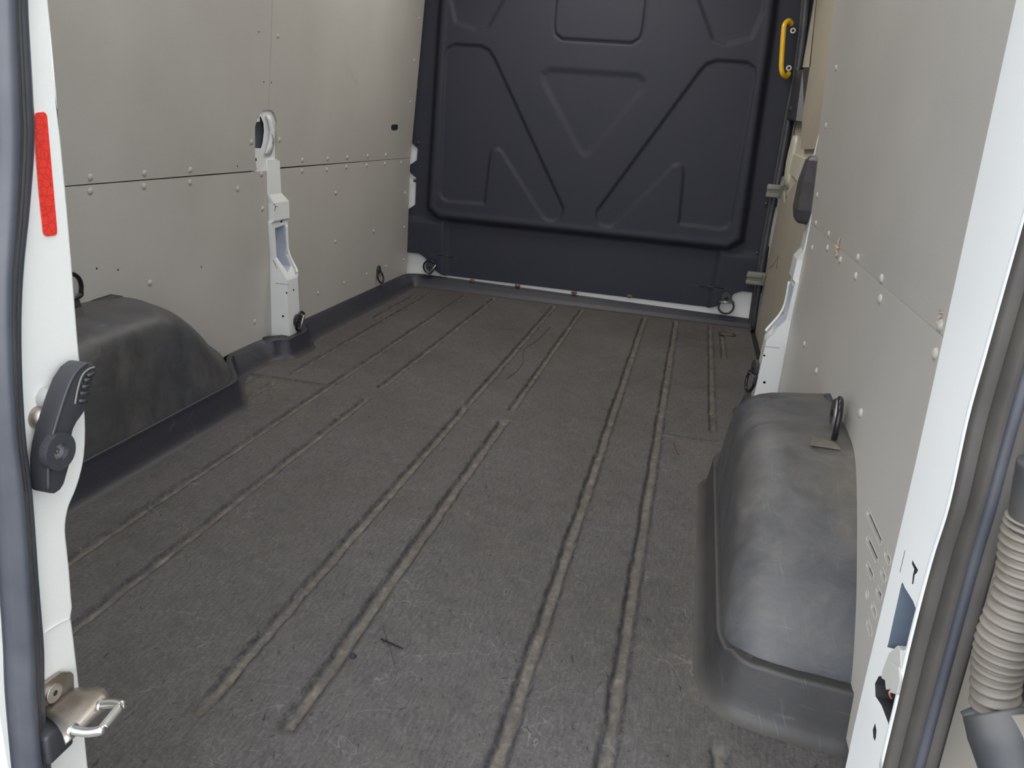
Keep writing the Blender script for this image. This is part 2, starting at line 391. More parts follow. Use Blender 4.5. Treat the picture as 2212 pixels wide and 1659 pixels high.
# dust settled along the left front area, arch foot and walls
dust = np.array([[noise.noise((x*5, y*4, 3))+.6*noise.noise((x*21, y*17, 8)) for x in xs] for y in ys])
D = np.maximum(D, np.exp(-np.abs(XX+.81)/.05)*(YY > 1.6)*np.clip(.40+dust*.5, 0, 1)*.75)
D = np.maximum(D, np.exp(-np.abs(YY-3.19)/.03)*.45)
D = np.maximum(D, np.exp(-((XX+.70)/.13)**2-((YY-1.66)/.28)**2)*np.clip(.35+dust*.5, 0, 1)*.8)
D = np.maximum(D, np.exp(-np.abs(XX-.64)/.03)*(YY > .5)*(YY < 1.7)*np.clip(.4+dust*.5, 0, 1)*.6)
D = np.maximum(D, sstep(2.0, 3.1, YY)*.22*np.clip(.7+dust, 0, 1))
pos = np.stack([XX, YY, Z], -1)
fl = structure(heightgrid('floor', xs, ys, pos, 'floor', D))
at_ = fl.data.attributes.new('lip_dark', 'FLOAT', 'POINT'); at_.data.foreach_set('value', C_.reshape(-1).astype(np.float32))
structure(box('floor', (-.93, -.03, -.06), (.93, 3.35, -.016), 'dark'))

# mat edge turned up along the walls
def fillet(path, r=.03, n=5):
    out = []; P = [Vector((*p[:2], 0)) for p in path]
    for i, p in enumerate(P):
        par = path[i][2:]
        if i in (0, len(P)-1): out.append((p.x, p.y, *par)); continue
        a = (P[i-1]-p); b = (P[i+1]-p); q = min(r, a.length*.45, b.length*.45)
        A = p+a.normalized()*q; B = p+b.normalized()*q
        for k in range(n+1):
            t = k/n; s = (1-t)**2*A+2*t*(1-t)*p+t*t*B; out.append((s.x, s.y, *par))
    return out
def upstand(name, path, m):
    P = fillet(path, .035); rings = []
    for i, (x, y, wd, h, ld) in enumerate(P):
        a = Vector((*P[max(i-1, 0)][:2], 0)); b = Vector((*P[min(i+1, len(P)-1)][:2], 0)); t = (b-a).normalized()
        nrm = Vector((-t.y, t.x, 0)); o = Vector((x, y, 0))
        prof = [(-.022, -.002), (-.012, .0015), (-.003, .007), (.002, .018)]
        for k in range(1, 5): prof.append((.002+(wd-.002)*k/5, .018+(h-.018-.004)*k/4))
        prof += [(wd-.003, h-.001), (wd-.001, h+.0015), (wd+.003, h+.002), (wd+.008, h), (wd+ld, h+.001), (wd+ld, h-.03)]
        rings.append([o+nrm*u+Vector((0, 0, v)) for u, v in prof])
    o = loft(name, rings, m, caps=False, closed_ring=False)
    at = o.data.attributes.new('dirt', 'FLOAT', 'POINT'); k = len(rings[0])
    vals = []
    for i in range(len(rings)):
        s = .5+.5*noise.noise((rings[i][0].x*9, rings[i][0].y*9, 1))
        vals += [.8*s, .7*s, .45*s, .12, .05, .03, .0, .0, .1*s, .3*s, .5*s, .4*s, .45*s, .2]; vals += [.1]*(k-14)
    at.data.foreach_set('value', vals); return structure(o)
Wl = (.045, .062, .004); Sk = (.012, .085, .035); Bp = (.016, .066, .05)
upstand('trim_1', [(-.812, .0, *Wl), (-.812, .40, *Wl), (-.79, .47, *Sk), (-.70, .485, *Sk), (-.652, .55, *Sk), (-.652, 1.345, *Sk), (-.80, 1.555, .018, .075, .012), (-.812, 1.61, *Wl),
   (-.812, 1.77, *Wl), (-.795, 1.815, *Bp), (-.757, 1.835, *Bp), (-.757, 1.985, *Bp), (-.80, 2.04, *Bp), (-.812, 2.10, *Wl), (-.812, 3.205, .045, .058, .004), (.868, 3.205, .045, .035, .004)], 'edge')
upstand('trim_2', [(.855, 2.09, *Bp), (.79, 2.04, *Bp), (.757, 1.985, *Bp), (.757, 1.835, *Bp), (.812, 1.79, *Wl), (.812, 1.66, *Wl), (.80, 1.555, .018, .075, .012), (.652, 1.345, *Sk),
   (.652, .565, *Sk), (.680, .495, .018, .088, .045), (.77, .474, .020, .088, .05), (.865, .468, .020, .086, .05)], 'edge2')

# body shell
structure(box('wall_left', (-.95, -.02, -.06), (-.905, 3.4, 1.9), 'cavity'))
structure(box('wall_right', (.945, -.02, -.06), (.98, 3.4, 1.9), 'cavity'))
structure(box('ceiling', (-.95, -.02, 1.84), (.95, 3.4, 1.88), 'white'))
structure(box('wall_front', (-.94, 3.262, -.03), (.94, 3.30, 1.84), 'white'))
structure(slab('ground', [(-12, -12, -.6), (12, -12, -.6), (12, 12, -.6), (-12, 12, -.6)], (0, 0, 1), .05, 'ground'))

# ================================================================== BULKHEAD LINER
def sym(px): return px
def onB(x, y): p = U(x, y, 1, 3.23); return (p.x, p.z)
lx = lambda z: -(.866 if z < .63 else .866-.062*(z-.63))
ZB0 = .068
BZ, BX = [.068, .078, .090, .125, .150, .163, .166], [-.66, -.69, -.705, -.742, -.765, -.79, -.80]
zz = np.unique(np.concatenate([np.arange(ZB0, 1.83, .0065), [.1655, .1665, .158]]).round(5))
nx = 330
def left_edge(z):
    e = float(lx(z))
    if z < .166: e = np.interp(z, BZ, BX)
    for a, b in ((.595, .70), (.38, .56)):
        if a < z < b: e += .034*min(1, (z-a)/.025, (b-z)/.025)
    return float(e)
le = np.array([left_edge(z) for z in zz])
lo = np.maximum(le, -5)
re_ = -le+np.where(zz > .166, np.where(zz > .63, .03+.062*(zz-.63), .02), 0)
t = np.linspace(0, 1, nx)
XB = le[:, None]*(1-t)+re_[:, None]*t; ZB = np.repeat(zz[:, None], nx, 1)
AX = np.abs(XB)
H = np.zeros(XB.shape)
# main raised field above the lower band
main = sdpoly(AX, ZB, [(-1, .355), (.70, .355), (.755, .40), (.735, 1.30), (.70, 1.9), (-1, 1.9)])
H += .034*(1-sstep(-.012, .022, main))
# lower band: raised end blocks and a soft middle box
blk = sdpoly(AX, ZB, [(.655, .0), (1.2, .0), (1.2, .33), (.672, .335)])
H += .018*(1-sstep(-.015, .02, blk))
# recessed fields inside the main field
peak = [(.455, .66), (.447, .395), (.185, .395), (.395, .66), (.42, .70)]
rec = sdpoly(AX, ZB, [(.078, .465), (.080, .435), (.093, .412), (.115, .400), (.145, .398), (.170, .408), (.190, .43), (.385, .675), (.405, .70), (.425, .708), (.445, .70), (.455, .67), (.466, .445), (.655, .440), (.685, .452), (.70, .48), (.705, 1.10), (.695, 1.135), (.66, 1.155), (.53, 1.155), (.49, 1.14), (.465, 1.11)])
H -= .011*(1-sstep(-.008, .006, rec))
tri = sdpoly(AX, ZB, [(-.3, 1.075), (.205, 1.075), (.235, 1.05), (.225, 1.01), (.03, .73), (0, .71), (-.03, .73)])
H -= .008*(1-sstep(-.02, .014, tri))
topr = sdpoly(AX, ZB, [(.40, 1.42), (.50, 1.235), (.56, 1.22), (.66, 1.25), (.69, 1.35), (.68, 1.9), (.30, 1.9), (.26, 1.6)])
H -= .010*(1-sstep(-.012, .012, topr))
pl = sdpoly(AX, ZB, [(-.5, 1.205), (.155, 1.205), (.185, 1.225), (.193, 1.26), (.193, 1.60), (-.5, 1.60)])
H += .006*(1-sstep(-.002, .004, pl))-.006*np.exp(-((pl-.006)/.005)**2)
H += .003*np.exp(-((main+.022)/.012)**2)
posB = np.stack([XB, 3.252-H, ZB], -1)
bulk = thing('bulkhead_liner', (0, 3.24, .09), 'dark blue-grey moulded bulkhead liner with raised X-shaped ribs across the front of the bay', 'bulkhead')
heightgrid('moulded_panel', None, None, posB[:, ::-1], 'bulk', np.zeros(XB.shape), bulk)
for px, py in ((903, 308), (896, 390), (893, 472), (900, 190), (1680, 372), (1655, 440), (1636, 547)):
    p = U(px, py, 1, 3.246); dome('fixing_clip', p, (0, -1, 0), .008, .004, 'black', bulk)
for px, py in ((1020, 607), (1118, 617), (1240, 632), (1360, 640)):
    p = U(px, py, 1, 3.24); dome('edge_clip', p, (0, -1, 0), .009, .006, 'rust', bulk, squash=1.6)

# ================================================================== LINING PANELS
def tiltplane(side):  # upper panels lean inwards
    n = Vector((-side, 0, -.062)).normalized(); return Vector((side*.8585, 0, .63)), n
PLN = {('l', 0): (Vector((-.86, 0, 0)), Vector((1, 0, 0))), ('r', 0): (Vector((.858, 0, 0)), Vector((-1, 0, 0))),
       ('l', 1): tiltplane(-1), ('r', 1): tiltplane(1)}
def PP(key, px, py): p0, n = PLN[key]; return UP(px, py, p0, n)
def atz(key, y, z):
    p0, n = PLN[key]; return Vector((p0.x-(n.z/n.x)*(z-p0.z), y, z))
def lining(name, key, pts, holes, studs, label, m='panel', r=.0085):
    p0, n = PLN[key]
    P = [PP(key, *q) if len(q) == 2 else atz(key, q[1], q[2]) for q in pts]
    Hs = [[PP(key, *q) for q in h] for h in holes]
    base = Vector((P[0].x, sum(p.y for p in P)/len(P), min(p.z for p in P)))
    th = thing(name, base, label, 'wall panel')
    slab('board', P, n, .004, m, th, Hs)
    for q in studs:
        c = PP(key, q[0], q[1]); dome('stud', c, n, r*(q[2] if len(q) > 2 else 1), .0048, 'stud', th)
    return th, n
def Q(y, z): return ('y', y, z)
def rect(x0, y0, x1, y1, c=2): return [(x0+c, y0), (x1-c, y0), (x1, y0+c), (x1, y1-c), (x1-c, y1), (x0+c, y1), (x0, y1-c), (x0, y0+c)]

lining('lining_panel', ('l', 1), [Q(.05, .6293), (555, 368), (551, 340), (551, 275), (558, 248), (568, 238), (579.5, 237), Q(1.872, 1.8), Q(.05, 1.8)], [], 
       [(195, 383), (312, 374), (411, 367), (543, 307)], 'upper rear warm-grey wall panel on the left, ending at the vertical joint')
lining('lining_panel', ('l', 1), [(598.5, 362), (599, 262), (592, 243), (586, 238), (580.5, 237), Q(1.876, 1.8), Q(3.235, 1.8), Q(3.235, .6293)], [rect(845, 269, 861, 282, 3)],
       [(600, 78, .8), (604, 302), (653, 346), (708, 343), (750, 340), (794, 337), (833, 335), (886, 220, .7), (895, 131, .7), (905, 40, .7)], 'upper front warm-grey wall panel on the left with one small rectangular slot')
lining('lining_panel', ('l', 0), [Q(.05, .02), Q(1.862, .02), (587, 718), (577, 369), Q(.05, .6287)], [],
       [(195, 413), (311, 402), (410, 394), (513, 408), (565, 376), (567, 451), (324, 611), (550, 695)], 'lower rear warm-grey wall panel on the left, above the wheel arch cover')
lining('lining_panel', ('l', 0), [(599, 365), (598, 418), (607, 421), (612, 432), (613, 470), (613, 545), (633, 592), (637, 615), Q(1.99, .17), Q(1.995, .02), Q(3.235, .02), Q(3.235, .6287)], [],
       [(652, 369), (706, 366), (748, 361), (792, 357), (831, 354), (867, 351), (725, 417), (875, 417), (624, 463), (807, 499), (873, 491), (724, 522), (833, 576, .8), (792, 592, .8), (743, 611, .8), (687, 633, .8), (872, 561, .8)],
       'lower front warm-grey wall panel on the left, between the white pillar and the bulkhead')
# small screw holes and scuffs in the left panels
for px, py, k in ((559, 69, 1), (570, 177, 1), (586, 178, 1), (209, 580, 0), (255, 583, 0), (435, 577, 0), (513, 359, 1)):
    p0, n = PLN[('l', k)]; p = PP(('l', k), px, py)
    dome('screw_hole', p, n, .003, .0004, 'dark', [o for o in bpy.data.objects if o.name.startswith('lining_panel')][(1 if px > 580 else 0) if k else 2], seg=8, rings=2)
rr1 = thing('lining_panel', (.858, 1.2, .63), 'big upper light-grey wall panel on the right, above the panel with vent slots', 'wall panel')
key = ('r', 1)
P = [atz(key, .32, .6292), atz(key, 1.925, .6292), atz(key, 1.935, .85), atz(key, 1.96, 1.1), atz(key, 2.02, 1.8), atz(key, .32, 1.8)]
slab('board', P, PLN[key][1], .004, 'panel', rr1)
for q in ((1807, 147), (1785, 272), (1766, 422), (1763, 483), (1791, 506), (1854, 557), (1905, 602), (2032, 703)):
    dome('stud', PP(key, *q), PLN[key][1], .0085, .0048, 'stud', rr1)
def pslot(x0, y0, x1, y1, wd=.0040):
    a = PP(('r', 0), x0, y0); b = PP(('r', 0), x1, y1); d = (b-a).normalized(); e = Vector((0, -d.z, d.y))
    out = []
    for k in range(7): an = math.pi*k/6; out.append(b+d*(math.sin(an)*wd)+e*(math.cos(an)*wd))
    for k in range(7): an = math.pi*k/6; out.append(a-d*(math.sin(an)*wd)-e*(math.cos(an)*wd))
    return out
key = ('r', 0)
SL = [(1875, 1108, 1902, 1170), (1874, 1165, 1894, 1209), (1874, 1222, 1884, 1246), (1873, 1281, 1873.5, 1287), (1914, 1196, 1921, 1214), (1905, 1235, 1911, 1252), (1895, 1274, 1902, 1290), (1885, 1309, 1891, 1328), (1875, 1345, 1881, 1368)]
rr2 = thing('lining_panel', (.858, 1.1, .02), 'lower light-grey wall panel on the right with punched vent slots behind the wheel arch cover', 'wall panel')
P = [atz(key, .32, .02), atz(key, 1.875, .02), atz(key, 1.875, .24), atz(key, 1.905, .46), atz(key, 1.915, .6286), atz(key, .32, .6286)]
slab('board', P, (-1, 0, 0), .004, 'panel', rr2, [pslot(*s) for s in SL])
for s in SL:
    L_ = pslot(*s, wd=.0062); tube('slot_rim', L_, .0007, 'stud', rr2, closed=True, seg=6, sub=2)
for q in ((1755, 536), (1788, 536), (1816, 562), (1849, 597), (1902, 646), (2021, 764), (1730, 576), (1738, 744), (1764, 802), (1860, 892)):
    dome('stud', PP(key, *q), (-1, 0, 0), .0085, .0048, 'stud', rr2)
# torn fibre patches on the right panels
def scrap(name, c, n, size, m, label, cat, k=9, seed=1, elong=1.0):
    random.seed(seed); ex, ey, n = basis(n); th = thing(name, c, label, cat)
    for i in range(k):
        a = random.uniform(0, 6.28); d = random.uniform(.15, .9)*size; q = Vector(c)+ex*(math.cos(a)*d*.55)+ey*(math.sin(a)*d*elong)
        L_ = random.uniform(.3, .8)*size; b = random.uniform(-.8, .8)
        pts = [q, q+(ey*math.cos(b)+ex*math.sin(b))*L_*.5+n*random.uniform(.001, .006), q+(ey*math.cos(b*1.3)+ex*math.sin(b*1.4))*L_+n*.002]
        tube('fibre', pts, random.uniform(.0012, .0032), m, th, seg=6, sub=3, rs=(.6*size*.08, size*.12, .0006), flat=(1, .5))
    return th
scrap('torn_fibre_patch', PP(('r', 0), 1812, 538), (-1, 0, 0), .026, 'wood', 'torn brown fibre patch across the panel joint on the right wall', 'damage', 12, 3)
scrap('torn_fibre_patch', PP(('r', 1), 2032, 695), (-1, 0, 0), .011, 'wood', 'small splintered fibre hole by the rear pillar on the right wall', 'damage', 8, 5)

# ================================================================== SIDE PILLARS
def side_pillar(s, label):
    """pressed white steel pillar between the lower panels; s=-1 left, +1 right"""
    lv = [(.040, .070, 1.880, 1.962), (.262, .062, 1.880, 1.958), (.270, .058, 1.880, 1.972), (.335, .016, 1.884, 1.985), (.455, .012, 1.872, 1.985), (.462, .020, 1.880, 1.985), (.520, .018, 1.880, 1.985), (.548, .006, 1.872, 1.955), (.66, .003, 1.872, 1.952)]
    rings = []
    for z, p, y0, y1 in lv:
        xi = s*(WX-p)
        rings.append([(s*.90, y0, z), (xi, y0, z), (xi, y1, z), (s*.90, y1, z)])
    th = thing('body_pillar', (s*.84, 1.92, .04), label, 'pillar')
    o = loft('pressed_channel', rings, 'white', None, smooth=False)
    # long tapering opening
    hole = [(1.912, .285), (1.897, .345), (1.895, .435), (1.962, .440), (1.965, .375), (1.955, .30)]
    cutter = slab('c', [(s*.76, y, z) for y, z in hole], (-s, 0, 0), .12, 'cavity')
    holes = []
    for y, z, r in ((1.93, .455, .006),):
        holes.append(disc('c', (s*.78, 1.94, z), (-s, 0, 0), r, .09, 'dark'))
    for x, z, r in ((.812, .30, .004), (.815, .135, .004), (.80, .22, .003)):
        holes.append(disc('c', (s*x, 1.87, z), (0, -1, 0), r, .05, 'dark'))
    holes.append(disc('c', (s*.78, 1.925, .222), (-s, 0, 0), .004, .05, 'dark'))
    cut(o, [cutter]+holes)
    o.parent = th; o.matrix_parent_inverse = th.matrix_world.inverted()
    bv = o.modifiers.new('b', 'BEVEL'); bv.width = .003; bv.segments = 2; bv.limit_method = 'ANGLE'; bv.angle_limit = .5
    # rolled lip round the opening
    lip = [(s*(WX-.018), 1.965, .44), (s*(WX-.018), 1.968, .37), (s*(WX-.03), 1.966, .33), (s*(WX-.056), 1.962, .288), (s*(WX-.060), 1.955, .28)]
    tube('rolled_lip', lip, .004, 'white', th, seg=8)
    seam = [(s*(WX-.0705), 1.8795, .250), (s*(WX-.02), 1.8795, .250)]
    tube('joint_bead', seam, .0012, 'cavity', th, seg=6, sub=1)
    return th
pil = side_pillar(-1, 'white pressed steel pillar with a long opening on the left wall')
# upper slot part of the left pillar (behind the slot cut in the upper panels)
pl0, pn0 = PLN[('l', 1)]
def SLP(px, py, d=.006): return UP(px, py, pl0-pn0*d, pn0)
plate = slab('slot_plate', [SLP(546, 372), SLP(546, 232), SLP(606, 232), SLP(606, 372)], pn0, .0035, 'white')
cA = [SLP(x, y, -.01) for x, y in ((556, 266), (571, 264), (571, 252), (574, 255), (579, 268), (580, 285), (577, 310), (573, 322), (551, 321), (552, 285))]
c1 = slab('c', cA, pn0, .2, 'dark')
c2 = slab('c', [SLP(x, y, -.01) for x, y in rect(560.5, 244, 563, 255, .8)], pn0, .03, 'dark')
c3 = slab('c', [SLP(x, y, -.01) for x, y in rect(561, 343, 564, 350, 1)], pn0, .03, 'dark')
c4 = slab('c', [SLP(x, y, -.01) for x, y in rect(555.2, 336, 556.6, 354, .4)], pn0, .03, 'dark')
c5 = slab('c', [SLP(x, y, -.01) for x, y in rect(567, 242, 568, 258, .3)], pn0, .03, 'dark')
cut(plate, [c1, c2, c3, c4, c5]); plate.parent = pil; plate.matrix_parent_inverse = pil.matrix_world.inverted()
# crumpled flange to the right of the slot opening
ring = []
for (x, y, d1) in ((577, 248, .002), (581, 262, .010), (585, 280, .014), (584, 300, .014), (580, 318, .010), (575, 332, .003)):
    a = SLP(x-1, y, -.001); b = SLP(x+3, y, -d1*.8); c = SLP(x+7, y+2, -d1*.7); d = SLP(x+11, y+3, .001)
    ring.append([a, b, c, d, d-pn0*.004, a-pn0*.004])
loft('bent_flange', ring, 'white', pil, bevel=0)
for j, (px, py) in enumerate(((590, 296), (596, 450))):
    pass
tube('worn_scratch', [SLP(587, 290, -.0165), SLP(590, 300, -.0145), SLP(589, 312, -.0125)], .0010, 'rust', pil, seg=6)
for A in ([(591, 440), (595, 446), (593, 456)], [(594, 447), (600, 446)]):
    tube('worn_scratch', [U(x, y, 0, -.8335) for x, y in A], .0010, 'rust', pil, seg=6)
tube('worn_scratch', [U(590, 562, 0, -.8435), U(594, 570, 0, -.843), U(598, 580, 1, 1.879)], .0010, 'rust', pil, seg=6)
pir = side_pillar(1, 'white pressed steel pillar on the right wall, standing in front of the sliding door')

# slate buffer over the right pillar
buf = thing('buffer_block', (.84, 1.95, .64), 'long slate-coloured plastic buffer block above the right white pillar', 'buffer')
rings = []
for z, y0, y1, x0 in ((.618, 2.02, 1.93, .845), (.628, 2.05, 1.90, .838), (.66, 2.06, 1.885, .832), (.74, 2.045, 1.885, .832), (.80, 2.01, 1.89, .838), (.812, 1.99, 1.90, .846)):
    s0 = .862-.062*max(0, z-.63)
    rings.append([(.87, y1, z), (s0-.004, y1, z), (x0-.012, y1+.025, z), (x0-.012, y0-.02, z), (x0, y0, z), (.87, y0, z)])
loft('buffer_body', rings, 'buffer', buf, smooth=False, bevel=.004)
wp = thing('slot_flange', (.86, 2.0, .82), 'narrow white steel flange above the slate buffer on the right', 'pillar')
slab('flange_sheet', [U(x, y, 1, 1.99) for x, y in ((1757, 340), (1773, 340), (1786, 245), (1785, 240))], (0, -1, 0), .02, 'white', wp)
tube('flange_rim', [U(x, y, 1, 1.985) for x, y in ((1759, 338), (1770, 290), (1786, 240))], .002, 'white', wp, seg=6)

# ================================================================== WHEEL ARCH COVERS
ARC = [(.508, .0), (.510, .083), (.572, .17), (.64, .235), (.706, .29), (.77, .333), (.831, .352), (.95, .355), (1.07, .352), (1.16, .338), (1.25, .300), (1.36, .232), (1.47, .142), (1.565, .066), (1.57, .0)]
def arch(s, label):
    th = thing('wheel_arch_cover', (s*.76, 1.03, .08), label, 'wheel arch cover')
    A = smooth_path([(0, y, z) for y, z in ARC], 4)
    # x, rear end scale, front end scale, height scale
    st = [(.8595, 1, 1, 1), (.852, 1, 1, 1), (.82, .998, .925, .997), (.78, .995, .855, .992), (.745, .985, .775, .985), (.722, .975, .715, .972), (.703, .958, .66, .950), (.690, .94, .62, .922), (.681, .92, .585, .89), (.676, .905, .56, .855), (.673, .895, .54, .80), (.671, .885, .52, .62), (.670, .88, .51, .35), (.669, .88, .51, .02)]
    rings = []
    for x, a0_, a1_, b in st:
        rings.append([(s*x, 1.03+(p.y-1.03)*(a0_ if p.y < 1.03 else a1_), p.z*b) for p in A])
    o = loft('cover_shell', rings, 'arch', th, smooth=True, caps=False, closed_ring=False)
    me = o.data; at = me.attributes.new('dirt', 'FLOAT', 'POINT')
    vals = []
    for v in me.vertices:
        nn = .5+.5*noise.noise(v.co*7)+.25*noise.noise(v.co*25)
        topn = max(0, (abs(v.co.x)-.70)/.16)*(1 if v.co.z > .15 else .4)
        vals.append(max(0, min(.85, (topn*1.1*nn if v.co.z > .2 else .25*nn*nn)-.08)))
    at.data.foreach_set('value', vals)
    # raised rear seat for the lashing ring on top, against the wall
    pts = [(.862, .70), (.862, 1.21), (.862, 1.21)]
    lip = [(s*.8595, .985, .349), (s*.8595, 1.04, .356), (s*.8595, 1.10, .358), (s*.8595, 1.14, .346), (s*.8595, 1.165, .322)]
    r2 = []
    for x, y, z in lip:
        r2.append([(s*.858, y, z), (s*.848, y, z-.006), (s*.848, y, .30), (s*.858, y, .30)])
    loft('wall_lip', r2, 'edge', th, smooth=True)
    return th
archL = arch(-1, 'black moulded wheel arch cover on the left, behind the latch lever')
archR = arch(1, 'grey scuffed wheel arch cover on the right with a lashing ring on top')
pad = slab('bare_patch', [Vector(p)+Vector((0, 0, .3505)) for p in ((.785, .80, 0), (.795, .86, 0), (.82, .86, 0), (.835, .80, 0))], (0, 0, 1), .003, 'dustpatch', archR)

# ================================================================== LASHING RINGS
def lash(loc, n, ringdir, label, scale=1.0, tilt=.25, fold=False):
    """n = outward normal of the mount, ringdir = direction in which the ring hangs"""
    loc = Vector(loc); n = Vector(n).normalized(); d = Vector(ringdir); d = (d-n*d.dot(n)).normalized(); e = n.cross(d)
    th = thing('lashing_ring', loc, label, 'lashing ring', 'lashing rings')
    k = scale
    out = [loc+(e*math.cos(a)*.021-d*(.006 if math.sin(a) > 0 else .0)+d*(-math.sin(a))*.021)*k+n*.008*k for a in [2*math.pi*i/20 for i in range(20)]]
    out = [p if (p-loc).dot(d) < .012*k else p-d*((p-loc).dot(d)-.012*k) for p in out]
    slab('mount_cap', out, n, .010*k, 'black', th, bevel=.003)
    disc('stud_stem', loc+n*.002, n, .012*k, .032 if abs(n.y) > .9 else .006, 'black', th)
    dome('bolt_head', loc-d*.003*k+n*.007*k, n, .007*k, .004*k, 'ring', th)
    a = loc+d*.014*k+n*.006*k
    tube('hinge_bar', [a-e*.026*k, a+e*.026*k], .0042*k, 'steel', th, seg=8, sub=1)
    q = ((-d if fold else d)*math.cos(tilt)+n*math.sin(tilt)).normalized(); R_ = .030*k; c = a+q*R_*.55
    pts = []
    for i in range(15):
        an = math.pi*(1.22-1.44*i/14); pts.append(c+e*(math.cos(an)*R_)+q*(math.sin(an)*R_))
    tube('ring', pts, .0042*k, 'ring', th, closed=True, seg=8, sub=3)
    return th
lash(U(817, 585, 0, -.859), (1, 0, 0), (0, .12, -1), 'small black lashing ring on the lower front panel of the left wall', .95, .3)
lash(U(642, 693, 0, -.793)+Vector((.002, 0, 0)), (1, -.2, 0), (0, .75, -.3), 'black lashing ring at the foot of the left white pillar', 1.12, .3, True)
lash(U(931, 577, 1, 3.226), (0, -1, 0), (.55, 0, -.35), 'black lashing ring in the left white corner of the bulkhead', 1.1, .15, True)
lash(U(1569, 645, 1, 3.226), (0, -1, 0), (.1, 0, -1), 'black lashing ring in the right white corner of the bulkhead', 1.15, .3)
lash((.788, 1.925, .160), (-1, -.25, 0), (0, 0, -1), 'black lashing ring at the foot of the right white pillar, seen above the arch cover', 1.2, .15)
lash((.842, .905, .378), (-1, 0, 0), (0, -1, 0), 'large black lashing ring standing on the right wheel arch cover', 1.28, .12)
lash(U(150, 660, 0, -.848), (1, 0, .05), (0, -.1, 1), 'black lashing ring above the left wheel arch cover, half hidden by the door edge', 1.25, .12)

# ================================================================== GRAB HANDLE
hd = thing('grab_handle', (.80, 3.2, 1.11), 'bright yellow tubular grab handle at the right edge of the bulkhead', 'handle')
hp = [U(1710, 52, 1, 3.205), U(1704, 45, 1, 3.185), U(1695, 53, 1, 3.168), U(1692, 75, 1, 3.165), U(1689, 120, 1, 3.165), U(1688, 145, 1, 3.165), U(1691, 160, 1, 3.168), U(1699, 166, 1, 3.185), U(1704, 158, 1, 3.205)]
tube('grip_bar', hp, .0105, 'yellow', hd, seg=14, sub=6)
for px, py in ((1713, 66), (1704, 147)):
    c = U(px, py, 1, 3.212)
    disc('lug', c, (0, -1, 0), .0115, .010, 'bolthole', hd, bevel=.001)
    dome('bolt', c+Vector((0, -.001, 0)), (0, -1, 0), .006, .004, 'black', hd)

# ================================================================== SLIDING DOOR
XD = .885
def DP(px, py, x=XD): return U(px, py, 0, x)
sd = thing('sliding_door', (XD, 2.7, .0), 'closed sliding side door with beige inner panels, right of the bulkhead', 'door')
box('door_shell', (XD+.016, 2.12, -.02), (.94, 3.262, 1.84), 'cream', sd)
slab('upper_inner_panel', [DP(1730, 322), DP(1758, 322), (XD, 2.20, .85), (XD, 2.10, 1.1), (XD, 2.10, 1.8), (XD, 3.13, 1.8), DP(1763, 0), DP(1748, 145), DP(1733, 250)], (-1, 0, 0), .006, 'panel_door', sd)
slab('lower_inner_panel', [(XD, 3.20, -.01), (XD, 3.19, .2), (XD, 3.17, .45), (XD, 3.145, .60), (XD, 3.07, .645), (XD, 2.95, .60), (XD, 2.90, .63), (XD, 2.70, .70), (XD, 2.50, .70), (XD, 2.13, .66), (XD, 2.13, -.01)], (-1, 0, 0), .006, 'panel_door', sd)
# pressed hollow between the two panels
rings = []
for k in range(7):
    a = k/6; z = .66+.21*a; bul = math.sin(math.pi*a)*.010
    rings.append([(XD+.016, 3.16, z), (XD+.004-bul*.6, 3.15, z), (XD+.002-bul, 3.09, z), (XD+.006, 3.05, z), (XD+.016, 3.02, z)])
loft('pressed_rib', rings, 'cream', sd, smooth=True)
o = slab('pressed_recess', [(XD+.004, 3.01, .72), (XD+.004, 2.6, .70), (XD+.004, 2.3, .79), (XD+.004, 2.98, .80)], (-1, 0, 0), .01, 'cream', sd, bevel=.004)
slab('window_strip', [DP(1752, 0), DP(1764, 0), DP(1750, 145), DP(1733, 146), DP(1741, 70)], (-1, 0, 0), .012, 'cream', sd)
# black latch housing
rings = []
for (x, pts) in ((XD-.026, ((1712, 168), (1741, 160), (1726, 258), (1709, 256), (1707, 235))), (XD-.022, ((1707, 163), (1746, 150), (1731, 262), (1705, 260), (1700, 238))), (XD+.01, ((1700, 165), (1751, 143), (1732, 264), (1706, 262), (1698, 240)))):
    rings.append([DP(a, b, XD) + Vector((x-XD, 0, 0)) for a, b in pts])
loft('latch_housing', rings, 'black', sd, smooth=False, bevel=.002)
tube('latch_link', [DP(1695, 240, .87), DP(1703, 238, .868), DP(1712, 236, .865)], .012, 'black', sd, seg=8)
tube('latch_link', [DP(1697, 168, .87), DP(1706, 158, .868), DP(1722, 150, .865)], .010, 'black', sd, seg=8)
# door frame seal down the bulkhead corner
seal = thing('door_seal', (.872, 3.21, .0), 'black rubber seal running down the front edge of the sliding door', 'seal')
sp = [(1749, -70), (1737, 60), (1722, 170), (1703, 270), (1685, 372), (1671, 440), (1656, 520), (1643, 600), (1634, 660), (1627, 712)]
tube('seal_bulb', [Vector((.83, 3.205, 1.82))]+[U(x-1, y, 1, 3.205) for x, y in sp], .0125, 'rubber', seal, seg=10, sub=3)
tube('seal_foot', [Vector((.81, 3.222, 1.82))]+[U(x-8, y, 1, 3.222) for x, y in sp], .010, 'black', seal, seg=8, sub=3)
